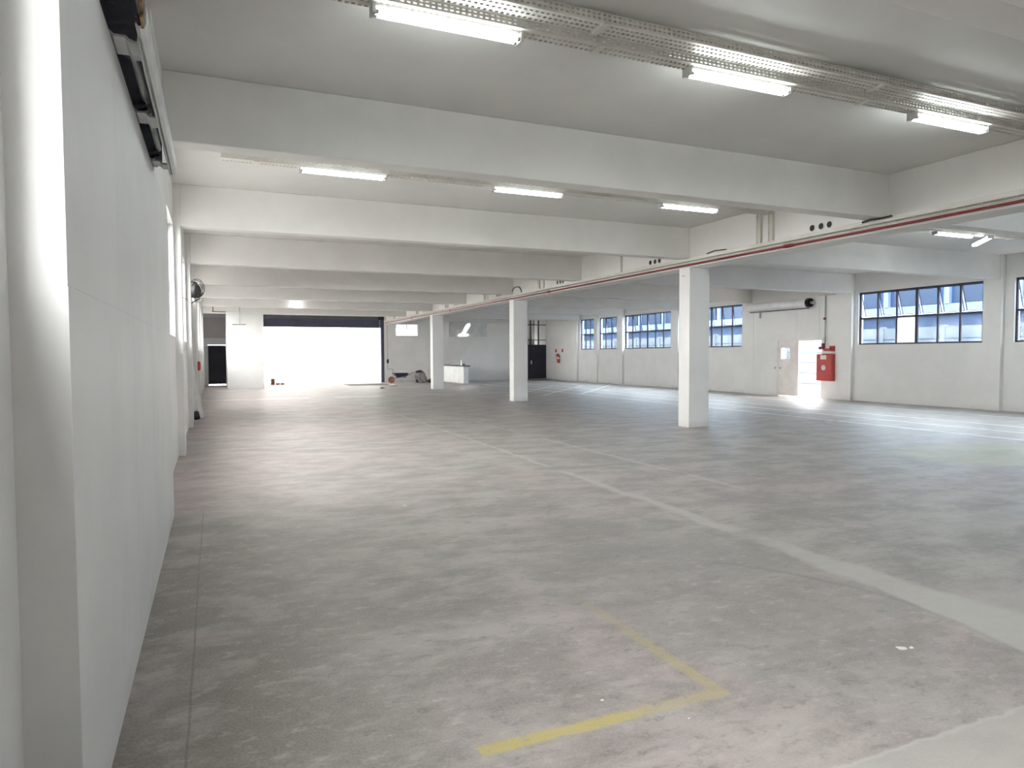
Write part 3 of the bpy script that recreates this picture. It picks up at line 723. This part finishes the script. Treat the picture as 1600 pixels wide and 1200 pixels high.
# ------------------------------------------------------------------ far corner: gate, extinguisher
t = thing('steel_gate', (20.35, YE+0.1, 0), 'dark navy steel gate with barred upper part in the far corner', 'gate')
yg0, yg1 = YE+0.06, YE+0.12
for xa, xb in ((19.32, 20.14), (20.16, 21.39)):
    lf = box(xa, xb, yg0, yg1, 0.04, 2.40).obj('leaf', 'darksteel', t, bevel=0.006)
    sub('rail', MB().box(xa, xb, yg0-0.02, yg0, 0.3, 0.36).box(xa, xb, yg0-0.02, yg0, 2.32, 2.40).box(xa, xb, yg0-0.02, yg0, 1.2, 1.25), 'darksteel', lf)
hd = box(20.10, 20.22, yg0-0.05, yg0-0.02, 1.05, 1.30).obj('lock', 'chrome', t)
for x, wd in ((19.35, 0.05), (20.14, 0.06), (20.40, 0.03), (20.75, 0.09), (21.38, 0.06)):
    box(x-wd/2, x+wd/2, yg0, yg1, 2.40, 4.08).obj('bar', 'darksteel', t)
for z in (2.73, 3.77): box(19.32, 21.41, yg0+0.01, yg1-0.01, z-0.025, z+0.025).obj('cross_bar', 'darksteel', t)
ar = MB().box(18.9, 21.7, 46.0, 46.2, 0, 2.85).box(18.9, 21.7, 46.0, 46.2, 3.55, 4.6).box(18.9, 20.3, 46.0, 46.2, 2.85, 3.55).box(21.0, 21.7, 46.0, 46.2, 2.85, 3.55).box(18.7, 18.9, BT, 46.2, 0, 4.6).box(21.56, 21.76, BT, 46.2, 0, 4.6).box(18.7, 21.76, BT, 46.2, 4.6, 4.8)
tag(ar.obj('wall_lobby', 'wall'), 'pale walls of the small lobby behind the barred gate', 'wall', kind='structure')

t = thing('fire_extinguisher', (21.2, 41.1, 1.15), 'red fire extinguisher hung on the far side wall by the gate', 'fire extinguisher')
ex, ey = 21.19, 41.05
MB().lathe([(0.085, 1.15), (0.095, 1.17), (0.095, 1.56), (0.075, 1.64), (0.03, 1.68), (0.03, 1.72)], (ex, ey, 0), 'z', 16).obj('cylinder', 'cabred', t, smooth=True)
MB().lathe([(0.097, 1.40), (0.097, 1.54)], (ex, ey, 0), 'z', 16).obj('label_band', 'sticker', t, smooth=True)
MB().box(ex-0.03, ex+0.03, ey-0.02, ey+0.12, 1.72, 1.76).obj('valve_handle', 'red', t)
MB().tube([(ex, ey+0.05, 1.73), (ex-0.05, ey+0.2, 1.66), (ex-0.05, ey+0.22, 1.48), (ex-0.03, ey+0.16, 1.36)], 0.018, 8).obj('hose', 'black', t, smooth=True)
t = thing('small_extinguisher', (21.2, 41.4, 1.2), 'dark red valve and hose bracket beside the hung extinguisher', 'hose bracket')
box(21.24, XR, 41.28, 41.48, 1.62, 1.74).obj('body', 'red', t, bevel=0.01)
box(21.26, XR, 41.3, 41.46, 1.38, 1.42).obj('hook', 'black', t)
for y, lab in ((41.62, 'small red extinguisher sign nearest the gate'), (40.68, 'small red extinguisher sign away from the gate')):
    tag(box(21.29, XR, y-0.10, y+0.10, 1.86, 2.08).obj('wall_sign', 'cabred', bevel=0.004), lab, 'sign', 'red signs over the extinguisher')

# ------------------------------------------------------------------ far wall: shutter, windows, passage door
t = thing('roller_shutter', (6.2, YE+0.05, 0), 'wide slate blue roller shutter drawn up in the end wall', 'shutter')
cu = MB()
zs = 3.47; prof = []
for i in range(9):
    z = zs+i*0.075
    prof += [(YE+0.06, z), (YE+0.045, z+0.02), (YE+0.045, z+0.055)]
prof2 = prof+[(YE+0.09, zs+9*0.075), (YE+0.09, zs)]
MB().prism(prof2, 'x', 2.42, 9.70).obj('curtain', 'slate', t)
box(2.42, 9.70, YE+0.03, YE+0.10, 3.42, 3.475).obj('bottom_rail', 'slate', t)
MB().lathe([(0.16, 2.42), (0.16, 9.86)], (0, YE+0.17, 4.02), 'x', 20).obj('drum', 'slate2', t, smooth=True)
box(9.69, 9.89, YE-0.02, YE+0.14, 0, 4.13).obj('guide_rail', 'slate', t)
box(2.40, 2.52, YE-0.02, YE+0.14, 0, 4.13).obj('guide_rail', 'slate', t)
box(9.50, 9.89, YE-0.06, YE+0.0, 3.92, 4.13).obj('drive_box', 'darksteel', t)
MB().tube([(9.62, YE-0.04, 3.4), (9.62, YE-0.04, 3.95)], 0.012, 6).obj('pull_chain', 'tray', t)
t = thing('window_%d' % (WN[0]+1), (11.4, YE+0.1, 2.92), 'two-pane milky window high in the end wall beside the shutter', 'window', kind='structure'); WN[0] += 1
MB().box(10.66, 12.12, YE+0.1, YE+0.14, 2.92, 2.96).box(10.66, 12.12, YE+0.1, YE+0.14, 3.66, 3.70).box(10.66, 10.70, YE+0.1, YE+0.14, 2.92, 3.7).box(12.08, 12.12, YE+0.1, YE+0.14, 2.92, 3.7).box(11.36, 11.40, YE+0.1, YE+0.14, 2.92, 3.7).obj('window_frame', 'tray', t)
box(10.70, 11.36, YE+0.115, YE+0.12, 2.96, 3.66).obj('pane', 'pale', t); box(11.40, 12.08, YE+0.115, YE+0.12, 2.96, 3.66).obj('pane', 'pale', t)
# window covered by a torn sheet
t = thing('window_%d' % (WN[0]+1), (15.6, YE+0.1, 2.9), 'covered window in the end wall with a torn bright hole', 'window', kind='structure'); WN[0] += 1
hole = [(14.85, 2.96), (15.02, 2.93), (15.45, 2.95), (15.62, 3.02), (15.58, 3.10), (15.35, 3.12), (15.48, 3.28), (15.62, 3.50), (15.74, 3.68), (15.70, 3.78), (15.58, 3.80), (15.42, 3.68), (15.30, 3.50), (15.22, 3.30), (15.10, 3.14), (14.90, 3.08)]
bmh = bmesh.new()
outer = [(14.22, 2.91), (16.95, 2.91), (16.95, 3.87), (14.22, 3.87)]
vo = [bmh.verts.new((x, YE+0.10, z)) for x, z in outer]; vi = [bmh.verts.new((x, YE+0.10, z)) for x, z in hole]
eds = [bmh.edges.new((a[i], a[(i+1) % len(a)])) for a in (vo, vi) for i in range(len(a))]
bmesh.ops.triangle_fill(bmh, edges=eds, use_beauty=True)
ext = bmesh.ops.extrude_face_region(bmh, geom=list(bmh.faces))
bmesh.ops.translate(bmh, vec=(0, 0.02, 0), verts=[v_ for v_ in ext['geom'] if isinstance(v_, bmesh.types.BMVert)])
bmesh.ops.recalc_face_normals(bmh, faces=bmh.faces)
me = bpy.data.meshes.new('torn_sheet'); bmh.to_mesh(me); bmh.free(); me.materials.append(M['sheet'])
link('torn_sheet', me, t)
box(14.70, 14.74, YE+0.06, YE+0.10, 2.91, 3.87).obj('mullion', 'tray', t)
# dark door at the end of the passage
t = thing('door_2', (0.16, YE+0.1, 0), 'dark navy steel door at the end of the narrow passage', 'door', kind='structure')
box(-0.30, 0.66, YE+0.05, YE+0.10, 0.07, 2.30).obj('leaf', 'darksteel', t)
MB().box(-0.36, -0.30, YE, YE+0.2, 0, 2.35).box(0.66, 0.70, YE, YE+0.2, 0, 2.35).obj('door_frame', 'tray', t)
# hanging pipe tee and wall pipe on the partition
t = thing('pipe_tee', (1.25, YB(7)-0.15, 3.3), 'inverted T of thin grey pipe hanging before the partition', 'pipe')
MB().tube([(1.25, YB(7)-0.15, 3.30), (1.25, YB(7)-0.15, 4.57)], 0.022, 8).obj('drop', 'steel', t, smooth=True)
MB().tube([(0.90, YB(7)-0.15, 3.30), (1.54, YB(7)-0.15, 3.31)], 0.026, 8).obj('crossbar', 'steel', t, smooth=True)
t = thing('passage_pipe', (0.0, YB(7)-0.024, 3.93), 'short rusty pipe over the mouth of the passage', 'pipe')
MB().tube([(0.0, YB(7)-0.024, 3.94), (0.0, YB(7)-0.024, 4.5)], 0.022, 8).obj('drop', 'rust', t, smooth=True)
MB().tube([(-0.05, YB(7)-0.024, 3.94), (0.62, YB(7)-0.024, 3.93)], 0.024, 8).obj('crossbar', 'rust', t, smooth=True)
t = thing('wall_conduit', (10.1, YE-0.03, 0.3), 'thin dark conduit stepping down the end wall beside the shutter', 'conduit')
MB().tube([(10.09, YE-0.02, 3.6), (10.10, YE-0.02, 0.83)], 0.016, 8).obj('pipe', 'steel', t)
MB().tube([(10.10, YE-0.02, 0.82), (10.43, YE-0.02, 0.82)], 0.016, 8).obj('pipe', 'steel', t)
MB().tube([(10.43, YE-0.02, 0.84), (10.43, YE-0.02, 0.2)], 0.016, 8).obj('pipe', 'steel', t)
box(10.05, 10.17, YE-0.06, YE, 1.20, 1.45).obj('switch_box', 'darksteel', t)

# ------------------------------------------------------------------ sink counter
t = thing('sink_counter', (13.7, 40.6, 0), 'white sink counter with a dark stone top before the end wall', 'counter')
box(13.50, 13.80, 38.30, YE-0.02, 0.06, 1.02).obj('body', 'white', t, bevel=0.006)
box(13.54, 13.78, 38.33, YE-0.02, 0.0, 0.06).obj('plinth', 'tray', t)
box(13.42, 13.88, 38.22, YE-0.02, 1.02, 1.085).obj('stone_top', 'granite', t, bevel=0.005)
t = thing('faucet', (13.68, 39.4, 1.085), 'tall chrome faucet on the sink counter', 'faucet')
MB().tube([(13.70, 39.3, 1.085), (13.70, 39.3, 1.38), (13.69, 39.26, 1.42), (13.66, 39.18, 1.42), (13.65, 39.12, 1.36)], 0.018, 8).obj('spout', 'chrome', t, smooth=True)
MB().lathe([(0.04, 1.085), (0.03, 1.12)], (13.70, 39.3, 0), 'z', 12).obj('base', 'chrome', t, smooth=True)
for y, r_, h_, mt, nm, lab in ((38.75, 0.09, 0.10, 'granite', 'metal_pot', 'small metal pot near the end of the sink counter'), (38.95, 0.05, 0.14, 'white', 'white_cup', 'white cup on the sink counter next to the faucet'), (40.4, 0.05, 0.12, 'white', 'white_jar', 'white jar on the far half of the sink counter'), (41.1, 0.045, 0.10, 'white', 'white_bottle', 'low white bottle farthest back on the sink counter')):
    tt = thing(nm, (13.66, y, 1.085), lab, 'kitchenware')
    MB().lathe([(r_*0.85, 1.085), (r_, 1.095), (r_, 1.085+h_), (r_*0.8, 1.085+h_), (r_*0.8, 1.115)], (13.66, y, 0), 'z', 12).obj('cup_body', mt, tt, smooth=True)
    MB().tube([(13.66, y-r_, 1.085+h_*0.8), (13.66, y-r_-0.03, 1.085+h_*0.6), (13.66, y-r_, 1.085+h_*0.35)], 0.006, 6).obj('handle', mt, tt)

# ------------------------------------------------------------------ wheelbarrow, sack, bits on the far floor
t = thing('wheelbarrow', (10.2, 41.5, 0), 'wheelbarrow parked by the end wall next to the shutter', 'wheelbarrow')
wx, wy = 9.95, 41.5
def taper(z0, z1, a, b):
    m = MB(); n = 0
    m.v = [(x, y, z) for (z, (x0, x1, y0, y1)) in ((z0, a), (z1, b)) for (x, y) in ((x0, y0), (x1, y0), (x1, y1), (x0, y1))]
    m.f = [(3, 2, 1, 0), (0, 1, 5, 4), (1, 2, 6, 5), (2, 3, 7, 6), (3, 0, 4, 7)]
    return m
tb = taper(0.33, 0.60, (wx+0.35, wx+0.85, wy-0.18, wy+0.18), (wx+0.10, wx+1.0, wy-0.30, wy+0.30)).obj('tray_tub', 'darksteel', t)
sol = tb.modifiers.new('sheet', 'SOLIDIFY'); sol.thickness = 0.012
MB().lathe([(0.06, -0.03), (0.17, -0.045), (0.20, -0.03), (0.20, 0.03), (0.17, 0.045), (0.06, 0.03)], (wx, wy, 0.2), 'y', 18).obj('wheel', 'brickred', t, smooth=True)
for s in (-1, 1):
    MB().tube([(wx, wy+s*0.06, 0.20), (wx+0.35, wy+s*0.16, 0.31), (wx+0.9, wy+s*0.24, 0.42), (wx+1.45, wy+s*0.27, 0.66)], 0.02, 8).obj('handle', 'steel', t, smooth=True)
    MB().tube([(wx+0.62, wy+s*0.2, 0.36), (wx+0.68, wy+s*0.24, 0.0)], 0.018, 8).obj('leg', 'steel', t)
MB().tube([(wx+0.66, wy-0.235, 0.14), (wx+0.66, wy+0.235, 0.14)], 0.014, 8).obj('leg_brace', 'steel', t)

t = thing('sack', (11.72, 41.2, 0), 'slumped grey sack standing on the floor by the end wall', 'sack')
lump((11.70, 41.2, 0), 0.36, 0.26, 0.78, 3).obj('sack_body', 'sack', t, smooth=True)
lump((11.60, 41.12, 0.62), 0.22, 0.16, 0.16, 5).obj('folded_top', 'tarp', t, smooth=True)
lump((11.47, 41.1, 0.02), 0.10, 0.12, 0.42, 8).obj('side_pocket', 'tarp', t, smooth=True)
tag(lump((12.36, 41.15, 0), 0.22, 0.18, 0.24, 9).obj('dark_bundle', 'tarp', smooth=True), 'low dark bundle lying beside the grey sack', 'bundle')
tag(lump((9.1, 37.6, 0), 0.26, 0.18, 0.10, 12, squash=0.9).obj('white_rag', 'paper', smooth=True), 'crumpled pale rag on the floor before the wheelbarrow', 'rag')
tag(lump((7.95, 35.2, 0), 0.12, 0.10, 0.05, 13).obj('dark_scrap', 'tarp', smooth=True), 'small dark scrap on the bright far floor', 'scrap')
for i, (dx, dz, lab) in enumerate(((0, 0, 'loose fired brick at the foot of the little stack by the shutter'), (0.015, 0.09, 'loose fired brick second in the little stack'), (0.0, 0.18, 'loose fired brick third in the little stack'), (0.01, 0.27, 'loose fired brick topping the little stack'), (0.28, 0, 'single loose brick lying next to the little stack'), (0.55, 0, 'single loose brick lying apart from the little stack'))):
    tag(box(3.02+dx, 3.24+dx, 42.4, 42.5, dz, dz+0.088).obj('brick', 'brickred', bevel=0.006), lab, 'brick', 'loose bricks by the shutter')
tag(MB().box(7.0, 9.3, 38.9, 41.2, 0.0, 0.012).obj('floor_plate', 'ground', bevel=0.003), 'flat pale sheet lying on the floor inside the shutter', 'sheet')

# ------------------------------------------------------------------ left side: shutter bay with coil, leaning board, rubbish
drum(-0.42, 20.0, 22.9, 3.42, 0.115, 'shutter drum with black wire coil high on the camera side wall', True, -1)
t = thing('side_shutter', (-0.64, 20.6, 0), 'grey closed roller shutter under the black coil', 'shutter')
for i in range(22):
    z = i*0.155
    MB().prism([(-0.66, z), (-0.63, z+0.02), (-0.63, z+0.13), (-0.66, z+0.15)], 'y', 18.4, 22.85).obj('lath', 'cover', t)
box(-0.70, -0.60, 18.36, 18.46, 0, 3.75).obj('guide_rail', 'slate2', t); box(-0.70, -0.60, 22.80, 22.90, 0, 3.75).obj('guide_rail', 'slate2', t)
a, b_ = Vector((-0.31, 19.95, 0.0)), Vector((-0.56, 18.75, 1.62))
t = thing('leaning_board', tuple(a), 'white board leaning against the side wall under the coil', 'board')
dv = (b_-a).normalized(); sd = Vector((0.0, 1, 0)).cross(dv).normalized(); nn = dv.cross(sd)
mb = MB()
mb.v = [tuple(p+sx*0.014*nn+sy*0.05*sd+Vector((0, 0, 0.05 if i == 0 else 0))) for i, p in enumerate((a, b_)) for sx, sy in ((-1, -1), (1, -1), (1, 1), (-1, 1))]
mb.f = [(3, 2, 1, 0), (4, 5, 6, 7), (0, 1, 5, 4), (1, 2, 6, 5), (2, 3, 7, 6), (3, 0, 4, 7)]
mb.obj('board_length', 'white', t, bevel=0.003)
tag(lump((-0.46, 20.35, 0), 0.10, 0.32, 0.22, 21).obj('rubbish_bag', 'tarp', smooth=True), 'small dark rubbish bag at the foot of the leaning board', 'bag')
for y, z, lab in ((13.1, 2.68, 'small bent steel hook on the second pilaster of the side wall'),):
    tag(MB().tube([(XP, y+0.05, z+0.03), (XP+0.05, y, z), (XP+0.08, y-0.08, z-0.02)], 0.008, 6).obj('wall_hook', 'steel'), lab, 'hook')
t = thing('hose_reel_box', (-0.44, 27.1, 1.2), 'small red fire box on the far side wall pilaster', 'fire box')
box(-0.58, -0.45, 26.9, 27.3, 1.18, 1.5).obj('body', 'cabred', t, bevel=0.008); box(-0.45, -0.44, 26.95, 27.25, 1.22, 1.46).obj('door', 'red', t)

# ------------------------------------------------------------------ scraps of paper on the floor
for x, y, s_, lab in ((3.60, 2.68, 0.030, 'torn white paper scrap on the dark swept patch, the larger of two'), (3.665, 2.662, 0.018, 'torn white paper scrap on the dark swept patch, the smaller of two'),
                    (1.72, 2.86, 0.010, 'tiny white chip just above the yellow line'), (2.0, 2.55, 0.008, 'tiny white chip below the yellow line'), (1.95, 7.55, 0.02, 'tiny white scrap in the middle of the floor')):
    mb = MB(); n = 7; rnd = random.Random(int(x*100))
    rr = [s_*rnd.uniform(0.6, 1.3) for _ in range(n)]
    pr = [(x+rr[i]*math.cos(6.283*i/n), y+rr[i]*0.8*math.sin(6.283*i/n)) for i in range(n)]
    mb.prism(pr, 'z', 0.0005, 0.004)
    tag(mb.obj('paper_scrap', 'paper'), lab, 'paper scrap', 'scraps on the floor')

# ------------------------------------------------------------------ added canopy, out of view, to shade the far shutter
t = thing('added_canopy', (6.0, 47, 0), 'unseen canopy added to shade the open shutter', 'canopy')
box(0.5, 12.5, BT+0.02, 53.5, 4.35, 4.5).obj('roof_sheet', 'cover', t)
for x in (0.8, 12.2): MB().tube([(x, 53.2, -0.16), (x, 53.2, 4.35)], 0.08, 10).obj('post', 'steel', t)
t = thing('added_warehouse', (8, 64, 0), 'building added across the yard to cut light through the shutter', 'building')  # added building, hides the bright sky behind the shutter opening
box(-40, 30, 64, 80, -0.16, 8.5).obj('wall', 'yardwall', t)
box(-40.3, 30.3, 63.7, 80.3, 8.5, 8.8).obj('roof', 'cover', t)
for x in (-6, 4, 14): box(x, x+5, 63.9, 64.0, -0.1, 4.2).obj('gate', 'cover', t)
# ------------------------------------------------------------------ outside the window wall
t = thing('boundary_wall', (25.5, 20, 0), 'grey concrete panel wall across the yard outside the windows', 'wall', kind='structure')
t.name = 'wall_yard'
me = box(0, 0.10, 0, 2.46, 0, 0.44).mesh('panel'); me.materials.append(M['blocks'])
me2 = box(-0.05, 0.17, 0, 0.16, 0, 2.95).mesh('post'); me2.materials.append(M['blocks'])
for i in range(24):
    y = 2+i*2.6
    o = bpy.data.objects.new('post', me2); COL.objects.link(o); o.parent = t; o.location = (0, y-0.16-20, -0.16)
    for j in range(6):
        o = bpy.data.objects.new('panel', me); COL.objects.link(o); o.parent = t; o.location = (random.uniform(-0.01, 0.01), y-20, -0.16+j*0.49+0.0)
t = thing('building', (32, 30, 0), 'grey neighbouring building seen through the blue windows', 'building')
box(32, 44, 2, 80, -0.16, 6.2).obj('wall', 'facade', t)
for z0, z1 in ((3.55, 4.05), (5.6, 6.2)): box(31.85, 32.0, 2, 80, z0, z1).obj('band', 'facadeband', t)
me = box(0, 0.08, 0, 2.4, 0, 1.5).mesh('window'); me.materials.append(M['facadeglass'])
for i in range(24):
    for z in (4.08,):
        o = bpy.data.objects.new('window', me); COL.objects.link(o); o.parent = t; o.location = (-0.06, 3+i*3.2-30, z)
    box(31.8, 32.0, 2.4+i*3.2, 2.65+i*3.2, 4.05, 5.6).obj('pier', 'facadeband', t)
